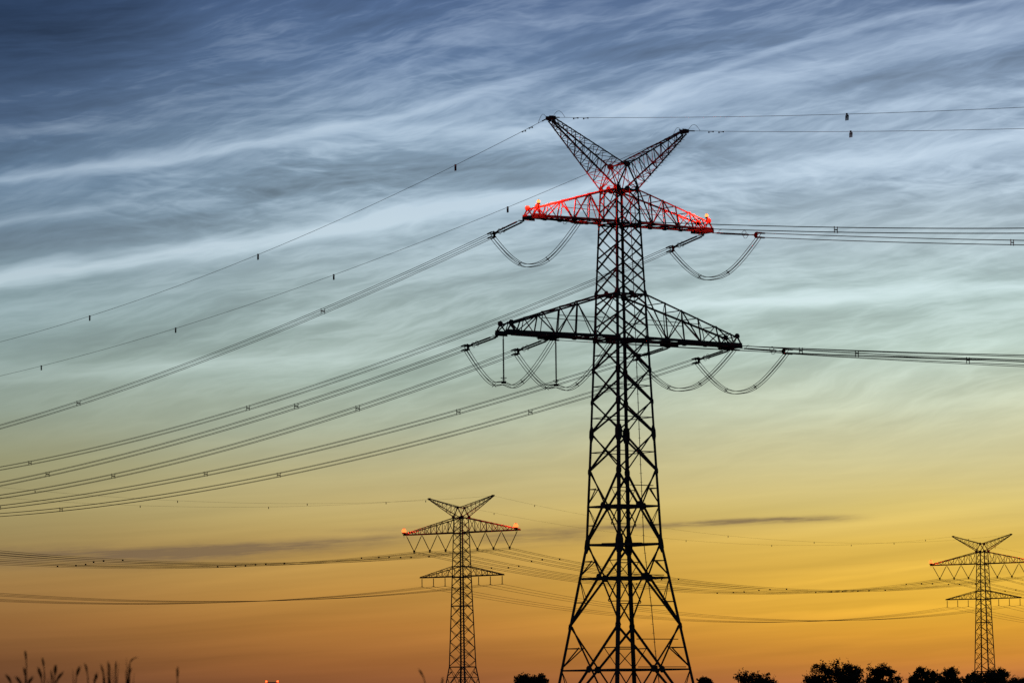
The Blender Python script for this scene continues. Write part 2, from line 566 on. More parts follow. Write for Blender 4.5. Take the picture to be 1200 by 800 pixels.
def earth_peak(root, sx, body, zA, zC, tip, tip_w, npan, chord, brace, steps=True):
    base_lo = [body.c(sx, s, zA) for s in (-1, 1)]
    h = interp(body.tab, zA)
    base_hi = [V(sx * 0.06, s * h * 0.98, zC) for s in (-1, 1)]
    tl = [V(tip[0] * sx, s * tip_w, tip[1] - tip_w * 1.0) for s in (-1, 1)]
    th = [V((tip[0] - 0.1) * sx, s * tip_w, tip[1] + tip_w * 0.9) for s in (-1, 1)]
    m = MB()
    for k, s in enumerate((-1, 1)):
        m.angle(base_lo[k], tl[k], chord, Z, V(0, -s, 0))
        m.angle(base_hi[k], th[k], chord * 0.85, -Z, V(0, -s, 0))
    if steps:                                         # climbing pegs on the outer chord
        d = tl[0] - base_lo[0]
        for i in range(3, 20):
            p = base_lo[0] + d * (i / 21)
            m.bar(p, p + V(sx * (0.30 if i % 2 else -0.02), -0.28 if i % 2 == 0 else 0, 0), 0.035)
    pk = m.build('earthwire_peak', STEEL, root)
    b = MB()
    for k, s in enumerate((-1, 1)):
        for i in range(npan):
            f0, f1 = i / npan, (i + 1) / npan
            l0, l1 = base_lo[k].lerp(tl[k], f0), base_lo[k].lerp(tl[k], f1)
            h0, h1 = base_hi[k].lerp(th[k], f0), base_hi[k].lerp(th[k], f1)
            fm = (f0 + f1) / 2
            b.angle(l0, base_hi[k].lerp(th[k], fm), brace, Z, V(0, -s, 0))
            b.angle(base_hi[k].lerp(th[k], fm), l1, brace, Z, V(0, -s, 0))
    for C0, C1, (a, c) in ((base_lo, tl, (0, 1)), (base_hi, th, (0, 1))):
        for i in range(npan):
            f0, f1 = i / npan, (i + 1) / npan
            b.bar(C0[0].lerp(C1[0], f0), C0[1].lerp(C1[1], f1), brace * 0.9)
            if i % 2 == 0 or i > 3: b.bar(C0[1].lerp(C1[1], f0), C0[0].lerp(C1[0], f1), brace * 0.9)
            b.bar(C0[0].lerp(C1[0], f1), C0[1].lerp(C1[1], f1), brace * 0.8)
    b.build('bracing', STEEL, pk)
    g_ = MB()
    tc_ = V(tip[0] * sx, 0, tip[1])
    for s in (-1, 1):
        g_.poly([tc_ + V(-0.55 * sx, s * tip_w, 0.28), tc_ + V(0.28 * sx, s * tip_w, 0.26), tc_ + V(0.28 * sx, s * tip_w, -0.12), tc_ + V(-0.35 * sx, s * tip_w, -0.26)], 0.03, Y)
    g_.bar(tc_ + V(0, -tip_w - 0.25, 0.05), tc_ + V(0, tip_w + 0.25, 0.05), 0.28, 0.24)
    g_.build('tip_plate', STEEL, pk)
    return pk


def warning_lamp(root, loc, mat, watts, label, size=1.0):
    m = MB()
    x, y, z = loc
    m.bar(V(x, y, z - 0.62 * size), V(x, y, z - 0.25 * size), 0.07)
    m.tube([V(x, y, z - 0.27 * size), V(x, y, z - 0.14 * size)], 0.17 * size, 10)
    m.tube([V(x, y, z - 0.16 * size), V(x, y, z + 0.24 * size)], 0.06 * size, 10)
    lamp = m.build('warning_lamp', FITT, root); lamp['label'] = label
    l = MB()
    prof = [(-0.14, 0.13), (-0.05, 0.17), (0.05, 0.17), (0.14, 0.13), (0.20, 0.05)]
    l.tube([V(x, y, z + a * size) for a, _ in prof], [r * size for _, r in prof], 12)
    l.build('lens', mat, lamp, True)
    li = bpy.data.lights.new('warning_lamp_light', 'POINT')
    li.energy = watts; li.color = (1.0, 0.014, 0.005); li.shadow_soft_size = 0.27 * size
    li.use_nodes = True                               # the beacon's flat beam: strong near level, weak steeply up or down
    t = li.node_tree; em = t.nodes['Emission']
    tcn = t.nodes.new('ShaderNodeTexCoord'); sp = t.nodes.new('ShaderNodeSeparateXYZ')
    t.links.new(tcn.outputs['Normal'], sp.inputs[0])
    out = []
    for z0_, z1_ in ((0.24, 0.48), (-0.10, -0.30)):
        mr = t.nodes.new('ShaderNodeMapRange'); mr.interpolation_type = 'SMOOTHSTEP'
        for i, v in ((1, z0_), (2, z1_), (3, 1.0), (4, 0.010 if z1_ > 0 else 0.05)): mr.inputs[i].default_value = v
        t.links.new(sp.outputs[2], mr.inputs[0]); out.append(mr.outputs[0])
    mn = t.nodes.new('ShaderNodeMath'); mn.operation = 'MINIMUM'
    t.links.new(out[0], mn.inputs[0]); t.links.new(out[1], mn.inputs[1])
    t.links.new(mn.outputs[0], em.inputs['Strength'])
    lo = bpy.data.objects.new('warning_lamp_light', li); COL.objects.link(lo)
    lo.location = (x, y, z + 0.03); lo.parent = lamp
    return lamp


# ================================================================== the near strain pylon
PHI = R(36)
BASE = V(11.177, 400, 0)
ROT = Matrix.Rotation(PHI, 3, 'Z')


def W(p): return BASE + ROT @ Vector(p)               # pylon frame -> world


ZA, ZC, ZUB, ZLT, ZLB = 55.07, 57.6, 51.5, 44.27, 39.6
body = Body([(0, 5.65), (18.74, 2.80), (29.98, 2.37), (39.6, 2.03), (44.27, 1.88), (55.07, 1.43)])
pylon = thing('lattice_pylon', 'tall dark steel strain pylon nearest the camera with two red-lit warning lamps', 'pylon', BASE, PHI)
LV = [0, 10.41, 18.74, 26.14, 29.98, 33.21, 36.45, ZLB, ZLT, ZUB, ZA]
make_legs(body, pylon, [0, 18.74, 29.98, ZLB, ZUB, ZA], [0.32, 0.29, 0.26, 0.215, 0.20],
          ((18.74, 0.42, 0.95), (29.98, 0.38, 0.80), (ZLT, 0.30, 0.40), (ZUB + 0.1, 0.30, 0.34), (ZA, 0.36, 0.40),
           (10.41, 0.28, 0.42), (26.14, 0.28, 0.4), (33.21, 0.26, 0.35), (36.45, 0.26, 0.35), (ZLB, 0.32, 0.4)))
CROSS = {}
for fi, (A, B) in enumerate(FACES):
    inward = -((V(*A, 0) + V(*B, 0)) / 2)
    inward.normalize()
    m = MB(); gp = m
    tang = (V(*B, 0) - V(*A, 0)).normalized()
    for z0, z1, w, hz, sb in ((0, 10.41, 0.20, 0.17, 0.10), (10.41, 18.74, 0.19, 0.19, 0.09), (18.74, 26.14, 0.18, 0.17, 0.08),
                              (26.14, 29.98, 0.165, 0.08, 0), (29.98, 33.21, 0.16, 0.08, 0), (33.21, 36.45, 0.16, 0.08, 0), (36.45, ZLB, 0.155, 0.08, 0)):
        C, zc = x_panel(m, body, A, B, z0, z1, w, inward, hz, sb)
        CROSS[z0] = zc
        q = 0.42 if sb else 0.2
        gusset(gp, C + inward * 0.03, Z, tang, q, q * 0.85, inward)
    m.angle(body.c(*A, 18.74), body.c(*B, 18.74), 0.16, -Z, inward)
    off = 0.0 if fi in (0, 2) else 0.0
    stag = 0.5 if fi in (1, 2) else 0.0
    lattice_face(m, body, A, B, ZLB, ZLT, 2.33, 2.33 * stag, 0.145, inward)
    lattice_face(m, body, A, B, ZLT, ZUB, 2.41, 2.41 * stag, 0.145, inward)
    lattice_face(m, body, A, B, ZUB, ZA, 2.33, 2.33 * stag, 0.13, inward)
    for z in (ZLT, ZUB, ZA, ZLB):
        m.angle(body.c(*A, z), body.c(*B, z), 0.16, -Z, inward)
    for z in (ZLT, ZA):
        c = (body.c(*A, z) + body.c(*B, z)) / 2
        gusset(gp, c + inward * 0.03, Z, tang, 0.34, 0.26, inward)
    m.build('face_bracing', STEEL, pylon)
for z, w in ((18.74, 0.13), (CROSS[10.41] - 0.12, 0.11), (CROSS[18.74] - 0.12, 0.11), (ZLT, 0.10), (ZUB + 0.05, 0.12), (ZLB + 0.05, 0.14), (ZA, 0.10)):
    m = MB()                                          # plan bracing at one stiff level
    for s in (-1, 1):
        m.bar(body.c(-1, s, z) * 1.0, body.c(1, -s, z), w, w * (0.9 if s < 0 else 1.2))
    mids = [(body.c(*A, z) + body.c(*B, z)) / 2 for A, B in FACES]
    for i in range(4): m.bar(mids[i], mids[(i + 1) % 4], w * 0.8)
    m.build('plan_bracing', STEEL, pylon)
# saddle between the peaks: crotch nodes stand on the leg tops
m = MB()
hA = interp(body.tab, ZA)
for s in (-1, 1):
    c = V(0, s * hA * 0.98, ZC)
    for sx in (-1, 1):
        m.angle(body.c(sx, s, ZA), c, 0.12, X, V(0, -s, 0))
        m.bar(body.c(sx, -s, ZA), c, 0.08)
    gusset(m, c, Z, X, 0.42, 0.30, Y)
m.angle(V(0, -hA, ZC), V(0, hA, ZC), 0.12, Z, X)
m.build('peak_saddle', STEEL, pylon)
UA, LA, PT = 11.6, 15.1, 8.75
for sx in (-1, 1):
    crossarm(pylon, sx, UA, ZUB, ZA, body, 0.85, 0.95, [0, 0.16, 0.34, 0.52, 0.72, 0.9, 1.0], 0.22, 0.10)
    crossarm(pylon, sx, LA, ZLB, ZLT, body, 0.95, 0.95, [0, 0.2, 0.38, 0.56, 0.76, 0.92, 1.0], 0.26, 0.105)
    earth_peak(pylon, sx, body, ZA, ZC, (PT, 61.75), 0.30, 8, 0.15, 0.065)
    # wide attachment plates where the inner conductors are anchored on the long arm
    warning_lamp(pylon, (sx * (UA - 0.75) - 0.37, -1.25, ZUB + 1.45), LAMP, 24000, 'small red warning lamp, lit, on the %s tip of the short upper arm' % ('left' if sx < 0 else 'right'))
for sx, xi in ((-1, 8.3), (1, 7.5)):
    m = MB()
    for s in (-1, 1):
        f = (xi - 2.03) / (LA - 2.03)
        y = 2.03 + (0.95 - 2.03) * f
        m.box(V(sx * xi, s * (y + 0.02), ZLB - 0.02), 2.4, 0.10, 0.46)
    m.bar(V(sx * xi, -1.6, ZLB - 0.1), V(sx * xi, 1.6, ZLB - 0.1), 0.26, 0.2)
    m.build('anchor_beam', STEEL, pylon)
m = MB()                                              # climbing rail with rungs, on the face toward the right front
def rail_pt(z): 
    a, b = body.c(-1, -1, z), body.c(1, -1, z)
    return a.lerp(b, 0.55 if z > 12 else 0.53) + V(0, -0.12, 0)
m.tube([rail_pt(z) for z in (2, 8, 12.2, 18.7, 30, 39, 44, 51, 55)], 0.042, 6)
z = 2.4
while z < 55:
    p = rail_pt(z); m.bar(p - X * 0.17, p + X * 0.17, 0.03); z += 0.9
for z, f in ((6.2, 0.93), (9.0, 0.9), (15.5, 0.88), (12.4, 0.86), (24.6, 0.86)):
    p = rail_pt(z); q = body.c(-1, -1, z).lerp(body.c(1, -1, z), f)
    m.bar(body.c(-1, -1, z).lerp(body.c(1, -1, z), 0.28) + V(0, -0.03, 0), q + V(0, -0.03, 0), 0.08)
m.build('climbing_rail', STEEL, pylon)

# ------------------------------------------------------------------ conductors of the near line
BETA_L, BETA_R = R(30), R(45)
DL = V(-math.sin(BETA_L), math.cos(BETA_L), 0)
DR = V(math.sin(BETA_R), -math.cos(BETA_R), 0)
INS = 6.6


def wire_fn(start, d, a, b):
    return lambda s: start + d * s + Z * (-a * s + b * s * s)


def insulator(start, fn, d, label):
    root = thing('insulator_string', label, 'insulator', start, 0, 'tension insulator strings of the near pylon')
    loc = lambda p: Vector(p) - Vector(start)
    side = d.cross(Z).normalized()
    ax = (fn(INS) - fn(0)).normalized(); nrm = side.cross(ax)
    P = lambda s, a=0.0, b=0.0: loc(fn(0) + ax * s) + nrm * b + side * a
    for sgn in (-1, 1):
        o = 0.31 * sgn
        m = MB()
        m.tube([P(0.25, o * 0.9, 0), P(0.75, o, 0)], 0.035, 6)
        pts = []; rr = []
        s = 0.75
        while s < 4.6:                                # ribbed porcelain rod
            pts += [P(s, o), P(s + 0.05, o), P(s + 0.055, o), P(s + 0.11, o)]; rr += [0.05, 0.05, 0.095, 0.055]; s += 0.12
        m.tube(pts, rr, 7)
        m.tube([P(4.6, o), P(5.1, o * 0.9)], 0.05, 6)
        m.build('insulator_rod', PORC, root)
    m = MB()
    m.poly([P(-0.1, -0.1), P(-0.1, 0.1), P(0.35, 0.36), P(0.35, -0.36)], 0.05, nrm)
    m.build('yoke_plate', FITT, root)
    m = MB()
    m.poly([P(5.0, -0.36), P(5.0, 0.36), P(5.45, 0.2), P(5.45, -0.2)], 0.06, nrm)
    m.bar(P(5.4), P(5.8), 0.12)
    m.poly([P(5.7, 0, -0.12), P(5.7, 0, 0.12), P(6.0, 0, 0.34), P(6.15, 0, 0.34), P(6.15, 0, -0.34), P(6.0, 0, -0.34)], 0.06, side)
    for b_ in (-0.225, 0.225): m.bar(P(6.05, -0.26, b_), P(6.05, 0.26, b_), 0.09)
    m.build('yoke_plate', FITT, root)
    for s, rad in ((0.95, 0.0), (4.55, 0.0)):
        m = MB()
        if s > 2:
            m.ring(P(s, 0.30, 0.12), side + nrm * 0.3, 0.28, 0.022); m.ring(P(s - 0.25, -0.30, -0.12), side + nrm * 0.3, 0.28, 0.022)
        else:
            m.tube([P(s, 0.2, 0.05), P(s + 0.1, 0.3, 0.3), P(s + 0.45, 0.3, 0.38)], 0.02, 5)
        m.build('arcing_horn', FITT, root)
    for a_ in (-0.225, 0.225):
        for b_ in (-0.225, 0.225):
            m = MB()
            m.tube([P(6.05, a_, b_), P(6.25, a_, b_), P(6.9, a_, b_), P(7.05, a_, b_)], [0.07, 0.085, 0.085, 0.04], 7)
            m.build('wire_clamp', FITT, root)
    return root


def bundle(start, fn, d, smax, spacers, label, group):
    root = thing('conductor_bundle', label, 'power line', fn(INS + 0.3), 0, group)
    o0 = fn(INS + 0.3)
    side = d.cross(Z).normalized()
    n = 70
    ss = [INS + 0.3 + (smax - INS - 0.3) * i / n for i in range(n + 1)]
    for a_ in (-0.225, 0.225):
        for b_ in (-0.225, 0.225):
            MB().tube([fn(s) - o0 + side * a_ + Z * b_ for s in ss], 0.027, 6).build('conductor', CABLE, root, True)
    for s in spacers:
        c = fn(s) - o0
        m = MB()
        for a_ in (-0.225, 0.225):
            m.bar(c + side * a_ - Z * 0.31, c + side * a_ + Z * 0.31, 0.055, 0.055)
        m.bar(c - side * 0.23, c + side * 0.23, 0.05, 0.11)
        m.build('spacer', FITT, root)
    return root


f_in_l, f_in_r = 8.3, 7.5
def half_w(x, L, h0, tw): return h0 + (tw - h0) * (abs(x) - h0) / (L - h0)

POS = ['left upper arm tip', 'right upper arm tip', 'left lower arm tip', 'left lower arm middle', 'right lower arm middle', 'right lower arm tip']
ATT = [(-11.65, ZUB - 0.25, UA, 1.55, 0.85), (11.65, ZUB - 0.25, UA, 1.55, 0.85), (-15.0, ZLB - 0.25, LA, 2.03, 0.95),
       (-f_in_l, ZLB - 0.25, LA, 2.03, 0.95), (f_in_r, ZLB - 0.25, LA, 2.03, 0.95), (15.0, ZLB - 0.25, LA, 2.03, 0.95)]
AB_L = [(0.1272, 0.000319), (0.1286, 0.000317), (0.0975, 0.000303), (0.1105, 0.000373), (0.0891, 0.000269), (0.0976, 0.000304)]
AB_R = [(0.1406, 0.00040), (0.1312, 0.000313), (0.128, 0.0003), (0.128, 0.0003), (0.128, 0.0003), (0.128, 0.0003)]
SP_L = [(44.3, 111.3, 182, 250), (108, 179, 250), (44.6, 113.5, 184, 250), (41.4, 107, 178, 250), (45, 111.5, 180, 250), (41.5, 105.5, 175, 250)]
SP_R = [(39.8, 80), (39, 80), (38.5, 80), (38.2, 80), (36.5, 80), (37.2, 80)]
for i, ((x, z, L, h0, tw), pos) in enumerate(zip(ATT, POS)):
    hw = half_w(x, L, h0, tw)
    ends = []
    for d, ab, sgn, side_w, sp, smax in ((DL, AB_L[i], 1, 'away to the left', SP_L[i], 330), (DR, AB_R[i], -1, 'out to the right', SP_R[i], 150)):
        st = W(V(x, sgn * hw, z))
        fn = wire_fn(st, d, *ab)
        far = 'receding left' if sgn > 0 else 'reaching right'
        insulator(st, fn, d, 'double insulator string %s from the %s, near pylon' % (far, pos))
        bundle(st, fn, d, smax, sp, 'conductor bundle running %s from the %s, near pylon' % (side_w, pos), 'conductor bundles of the near line')
        ends.append((fn, d))
    # jumper loop under the arm
    (f0, d0), (f1, d1) = ends
    c0, c1 = f0(INS - 0.1), f1(INS - 0.1)
    mid = W(V(x, 0, z - (4.6 if i < 2 else 5.25 if i in (2, 3) else 4.5)))
    org = W(V(x, 0, z))
    root = thing('jumper_loop', 'slack four-wire jumper loop below the %s, near pylon' % pos, 'power line', org, 0, 'jumper loops of the near pylon')
    sa, sb = d0.cross(Z).normalized(), (d1 * -1).cross(Z).normalized()
    for a_ in (-0.225, 0.225):
        for b_ in (-0.225, 0.225):
            pts = []
            for k in range(33):
                t = k / 32
                # rounded U: plan follows the two line directions, height a flat-bottomed curve
                pl = c0.lerp(c1, t)
                bow = (4 * t * (1 - t)) * 0.5
                pm = org * 1.0
                xy = pl.lerp(V(pm.x, pm.y, pl.z), bow * 0.5)
                q = abs(2 * t - 1)
                zz = c0.lerp(c1, t).z * 1.0
                low = mid.z
                dz_ = (zz - low) * (1 - q ** 2.5)
                hang = 0.0
                if i in (2, 3):                       # held by a post insulator: a small crest in the middle
                    hang = 0.5 * math.exp(-((t - 0.42) / 0.10) ** 2)
                sd = sa.lerp(sb, t)
                pts.append(V(xy.x, xy.y, zz - dz_ + hang) - org + sd * a_ * 0.85 + Z * b_ * (0.6 + 0.4 * q))
            MB().tube(pts, 0.03, 6).build('conductor', CABLE, root, True)
    for t in (0.30, 0.70):
        pl = c0.lerp(c1, t); q = abs(2 * t - 1)
        xy = pl.lerp(V(org.x, org.y, pl.z), 4 * t * (1 - t) * 0.25)
        zz = pl.z - (pl.z - mid.z) * (1 - q ** 2.5)
        c = V(xy.x, xy.y, zz) - org
        sd = sa.lerp(sb, t)
        m = MB()
        for s1, s2 in ((1, 1), (1, -1)):
            m.bar(c - sd * 0.24 - Z * 0.2 * s2, c + sd * 0.24 + Z * 0.2 * s2, 0.05)
        m.build('spacer', FITT, root)
# post insulators that steady the two left jumper loops
for x, nm in ((-14.75, 'left tip of the lower arm'), (-8.2, 'middle of the left lower arm')):
    root = thing('post_insulator', 'vertical rod insulator hanging from the %s, holding a loop' % nm, 'insulator', W(V(x, 0.2, ZLB - 0.15)), 0, 'hanging rod insulators of the near pylon')
    m = MB(); m.tube([V(0, 0, 0), V(0, 0, -0.45)], 0.05, 6); m.box(V(0, 0, -0.02), 0.5, 0.3, 0.08); m.build('hanger', FITT, root)
    m = MB(); pts = []; rr = []; z = -0.45
    while z > -4.3:
        pts += [V(0, 0, z), V(0, 0, z - 0.05), V(0, 0, z - 0.055), V(0, 0, z - 0.10)]; rr += [0.06, 0.06, 0.115, 0.065]; z -= 0.11
    m.tube(pts, rr, 8); m.build('insulator_rod', PORC, root)
    m = MB(); m.tube([V(0, 0, -4.3), V(0, 0, -4.75)], 0.06, 6); m.box(V(0, 0, -4.35), 0.6, 0.08, 0.07); m.box(V(0, 0, -4.52), 0.36, 0.1, 0.07)
    m.box(V(0, 0, -4.8), 0.5, 0.5, 0.22); m.build('loop_clamp', FITT, root)

# earth wires along the peaks, with bird markers
EW = [(-PT, DL, 1, (0.1290, 0.00041), (19.1, 66.3, 114.4, 162), 'away to the left', 'left'), (PT, DL, 1, (0.1075, 0.00027), (36.5, 79.0, 124.2, 168.8), 'away to the left', 'right'),
      (-PT, DR, -1, (0.1227, 0.000363), (38.8, 85), 'out to the right', 'left'), (PT, DR, -1, (0.1251, 0.00037), (22.0, 85), 'out to the right', 'right')]
for x, d, sgn, ab, marks, way, which in EW:
    st = W(V(x, sgn * 0.55, 61.8))
    fn = wire_fn(st, d, *ab)
    root = thing('earth_wire', 'thin single earth wire with bird flappers running %s from the %s peak' % (way, which), 'power line', st, 0, 'earth wires of the near line')
    smax = 330 if sgn > 0 else 150
    MB().tube([fn(smax * i / 70) - st for i in range(71)], 0.021, 6).build('wire', CABLE, root, True)
    m = MB()                                          # dead-end fitting and vibration dampers
    m.tube([V(0, 0, 0), fn(0.9) - st], 0.06, 6)
    for s in (3.2, 4.6):
        p = fn(s) - st; m.bar(p - Z * 0.08 - d * 0.32, p - Z * 0.08 + d * 0.32, 0.035)
        for q in (-0.3, 0.3): m.box(p - Z * 0.08 + d * q, 0.13, 0.13, 0.13)
    m.build('damper', FITT, root)
    m = MB()                                          # bonding loop arching over the tip
    e = fn(1.7) - st
    m.tube([V(0, 0, 0.1).lerp(e, t) + Z * 0.62 * math.sin(math.pi * t) for t in [k / 10 for k in range(11)]], 0.02, 5)
    m.build('bonding_loop', CABLE, root)
    for s in marks:
        p = fn(s) - st
        side = d.cross(Z).normalized()
        m = MB()
        m.bar(p + Z * 0.09, p - Z * 0.09, 0.20, 0.08, d)
        for k in range(4):
            m.poly([p + side * 0.02 + d * (0.16 - 0.11 * k) - Z * 0.10, p + d * (0.24 - 0.11 * k) - Z * 0.10, p + d * (0.20 - 0.11 * k) - Z * 0.60, p + d * (0.12 - 0.11 * k) - Z * 0.60], 0.02, side + d * 0.2)
        m.build('bird_flapper', FITT, root)

# ================================================================== the farther line
CENT2 = V(-14.8, 1100, 0)
PH2 = R(-36.5)
PH3 = R(-33)
DIST = V(178.6, 275.0, 0)
zA, zC, zU, zLt, zLb = 57.2, 59.9, 52.8, 43.6, 40.6
body2 = Body([(0, 5.0), (15.6, 2.75), (zLb, 2.0), (zA, 1.56)])


def far_pylon(label, group):
    root = thing('lattice_pylon', label, 'pylon', (0, 0, 0), 0, group)
    make_legs(body2, root, [0, 15.6, zLb, zA], [0.38, 0.34, 0.29])
    for fi, (A, B) in enumerate(FACES):
        inward = -((V(*A, 0) + V(*B, 0)) / 2); inward.normalize()
        m = MB()
        x_panel(m, body2, A, B, 0, 8.6, 0.16, inward, 0.14, 0.12)
        x_panel(m, body2, A, B, 8.6, 15.6, 0.16, inward, 0.14, 0.12)
        st = 0.5 if fi in (1, 2) else 0.0
        lattice_face(m, body2, A, B, 15.6, 32.6, 3.4, 3.4 * st, 0.15, inward)
        lattice_face(m, body2, A, B, 32.6, zLb, 2.67, 2.67 * st, 0.14, inward)
        lattice_face(m, body2, A, B, zLb, zU, 2.44, 2.44 * st, 0.13, inward)
        lattice_face(m, body2, A, B, zU, zA, 2.2, 2.2 * st, 0.13, inward)
        for z in (15.6, 32.6, zLb, zLt, zU, zA): m.angle(body2.c(*A, z), body2.c(*B, z), 0.26, -Z, inward)
        m.build('face_bracing', STEEL, root)
    m = MB(); hA = interp(body2.tab, zA)
    for s in (-1, 1):
        for sx in (-1, 1): m.bar(body2.c(sx, s, zA), V(0, s * hA, zC), 0.2)
        gusset(m, V(0, s * hA, zC), Z, X, 0.5, 0.4, Y)
        for sx in (-1, 1): gusset(m, body2.c(sx, s, zA), Z, X, 0.55, 0.5, Y)
    m.bar(V(0, -hA, zC), V(0, hA, zC), 0.2)
    m.build('peak_saddle', STEEL, root)
    for sx in (-1, 1):
        crossarm(root, sx, 20.2, zU, zA, body2, 0.7, 0.5, [0, 0.11, 0.22, 0.33, 0.44, 0.55, 0.66, 0.77, 0.88, 1.0], 0.34, 0.13, False, False, xplan=True, tipbox=False)
        crossarm(root, sx, 14.4, zLb, zLt, body2, 0.7, 0.35, [0, 0.16, 0.32, 0.48, 0.64, 0.82, 1.0], 0.28, 0.11, False, False, xplan=True, tipbox=False)
        earth_peak(root, sx, body2, zA, zC, (11.35, 62.8), 0.22, 7, 0.20, 0.085, False)
        warning_lamp(root, (sx * 19.7, -0.9, zU + 1.3), LAMPR, 15000, 'red warning lamp, lit, on the %s tip of the wide upper arm' % ('left' if sx < 0 else 'right'), 3.2)
    return root


p2 = far_pylon('dark lattice pylon left of the near pylon, with wide upper arm and red lamps', 'pylons of the farther line')
p2.location = CENT2; p2.rotation_euler = (0, 0, PH2)
p3 = copy_tree(p2)
p3.location = CENT2 + DIST; p3.rotation_euler = (0, 0, PH3)
p3['label'] = 'most distant lattice pylon, rising above dark trees near the right edge'
M2 = Matrix.Rotation(PH2, 3, 'Z')
M3 = Matrix.Rotation(PH3, 3, 'Z')
UPX = [-16.8, -11.2, -5.6, 5.6, 11.2, 16.8]
LOX = [-14.1, -10.0, -5.9, 5.9, 10.0, 14.1]
ORD = ['outermost left', 'middle left', 'innermost left', 'innermost right', 'middle right', 'outermost right']

vm = []                                               # one V-string: two rods, a clamp
def v_string(w=2.72, h=4.6):
    root = thing('insulator_string', 'x', 'insulator', (0, 0, 0), 0, 'V-shaped insulators of the farther line')
    for s in (-1, 1):
        m = MB()
        m.tube([V(s * w, 0, 0), V(s * w * 0.86, 0, -h * 0.14), V(s * w * 0.2, 0, -h * 0.80), V(s * 0.12, 0, -h * 0.92)], [0.06, 0.115, 0.115, 0.06], 6)
        m.build('insulator_rod', PORC, root)
    m = MB(); m.box(V(0, 0, -h * 0.95), 0.55, 0.3, 0.5); m.box(V(0, 0, -h * 1.05), 0.3, 0.5, 0.35); m.build('wire_clamp', FITT, root)
    return root


def h_string(h=2.3):
    root = thing('insulator_string', 'x', 'insulator', (0, 0, 0), 0, 'short hanging insulators of the farther line')
    m = MB(); m.tube([V(0, 0, 0), V(0, 0, -0.2), V(0, 0, -h * 0.85), V(0, 0, -h * 0.95)], [0.06, 0.12, 0.12, 0.06], 6); m.build('insulator_rod', PORC, root)
    m = MB(); m.box(V(0, 0, -h), 0.24, 0.6, 0.22); m.build('wire_clamp', FITT, root)
    return root


vs, hs = None, None
for cen, MM, ph, nm in ((CENT2, M2, PH2, 'left-hand far pylon'), (CENT2 + DIST, M3, PH3, 'right-hand far pylon')):
    for i in range(6):
        if vs is None: o = vs = v_string()
        else: o = copy_tree(vs)
        o.location = cen + MM @ V(UPX[i], 0, zU - 0.12); o.rotation_euler = (0, 0, ph)
        o['label'] = 'V-shaped insulator, %s of six under the upper arm, %s' % (ORD[i], nm)
    for i in range(6):
        if hs is None: o = hs = h_string()
        else: o = copy_tree(hs)
        o.location = cen + MM @ V(LOX[i], 0, zLb - 0.1); o.rotation_euler = (0, 0, ph)
        o['label'] = 'short hanging insulator, %s of six under the lower arm, %s' % (ORD[i], nm)

SPAN = DIST.length
LD = DIST.normalized(); LS = LD.cross(Z).normalized()
def far_wire(k, p_loc, sag, label, group, r, pair, nspace, mark=False):
    """Span k: 0 left of the left far pylon, 1 between the far pylons, 2 beyond the right one."""
    a = CENT2 + DIST * (k - 1) + (M3 if k == 2 else M2) @ p_loc
    run = CENT2 + DIST * k + (M2 if k == 0 else M3) @ p_loc - a
    root = thing('conductor_bundle' if pair else ('earth_wire' if mark else 'conductor'), label, 'power line', a, 0, group)
    fn = lambda t: run * t - Z * 4 * sag * t * (1 - t)
    offs = [(0.2, 0.2), (-0.2, 0.2), (0.2, -0.2), (-0.2, -0.2)] if pair else [(0, 0)]
    for oa, ob in offs:
        MB().tube([fn(t / 48) + LS * oa + Z * ob for t in range(49)], r, 5).build('wire', CABLE, root, True)
    for j in range(nspace):
        t = (j + 0.5 + 0.12 * math.sin(p_loc.x)) / nspace
        c = fn(t); m = MB()
        if mark: m.box(c - Z * 0.25, 0.18, 0.18, 0.55); m.build('bird_flapper', FITT, root)
        else:
            m.bar(c - LS * 0.22, c + LS * 0.22, 0.10, 0.40); m.build('spacer', FITT, root)
    return root


SP_NM = ['left of the left-hand far pylon', 'between the two far pylons', 'right of the right-hand far pylon']
for k in range(3):
    for i in range(6):
        if k == 2 and i == 5: continue
        far_wire(k, V(UPX[i], 0, zU - 0.12 - 4.7), 8.0, 'far conductor bundle %s, on the %s V-insulator' % (SP_NM[k], ORD[i]), 'upper conductors of the farther line', 0.026, True, 5)
    for i in range(6):
        far_wire(k, V(LOX[i], 0, zLb - 2.45), 7.5, 'far thin conductor %s, on the %s short insulator' % (SP_NM[k], ORD[i]), 'lower conductors of the farther line', 0.04, False, 0)
    for sx, w_ in ((-1, 'left'), (1, 'right')):
        if k == 2 and sx == 1: continue
        far_wire(k, V(sx * 11.35, 0, 62.8), 7.2, 'faint far earth wire %s, on the %s peak' % (SP_NM[k], w_), 'earth wires of the farther line', 0.018, False, 6, True)

# ------------------------------------------------------------------ a very far lit mast head at the lower left
mast = thing('lattice_mast', 'far lattice mast head with two red lamps peeking over the bottom edge', 'mast', (-160.9, 2600, 0), 0)
m = MB()
for sx in (-1, 1):
    for sy in (-1, 1): m.bar(V(sx * 2.2, sy * 2.2, 0), V(sx * 1.2, sy * 1.2, 25.2), 0.3)
m.build('leg', STEEL, mast)
m = MB(); z = 0
while z < 24.5:
    h0, h1 = 2.2 - z / 25.2, 2.2 - (z + 2.5) / 25.2
    for (A, B) in FACES:
        m.bar(V(A[0] * h0, A[1] * h0, z), V(B[0] * h1, B[1] * h1, z + 2.5), 0.16); m.bar(V(B[0] * h0, B[1] * h0, z), V(A[0] * h1, A[1] * h1, z + 2.5), 0.14)
    z += 2.5
m.build('face_bracing', STEEL, mast)
m = MB(); m.box(V(0, 0, 25.9), 6.6, 2.2, 0.7)
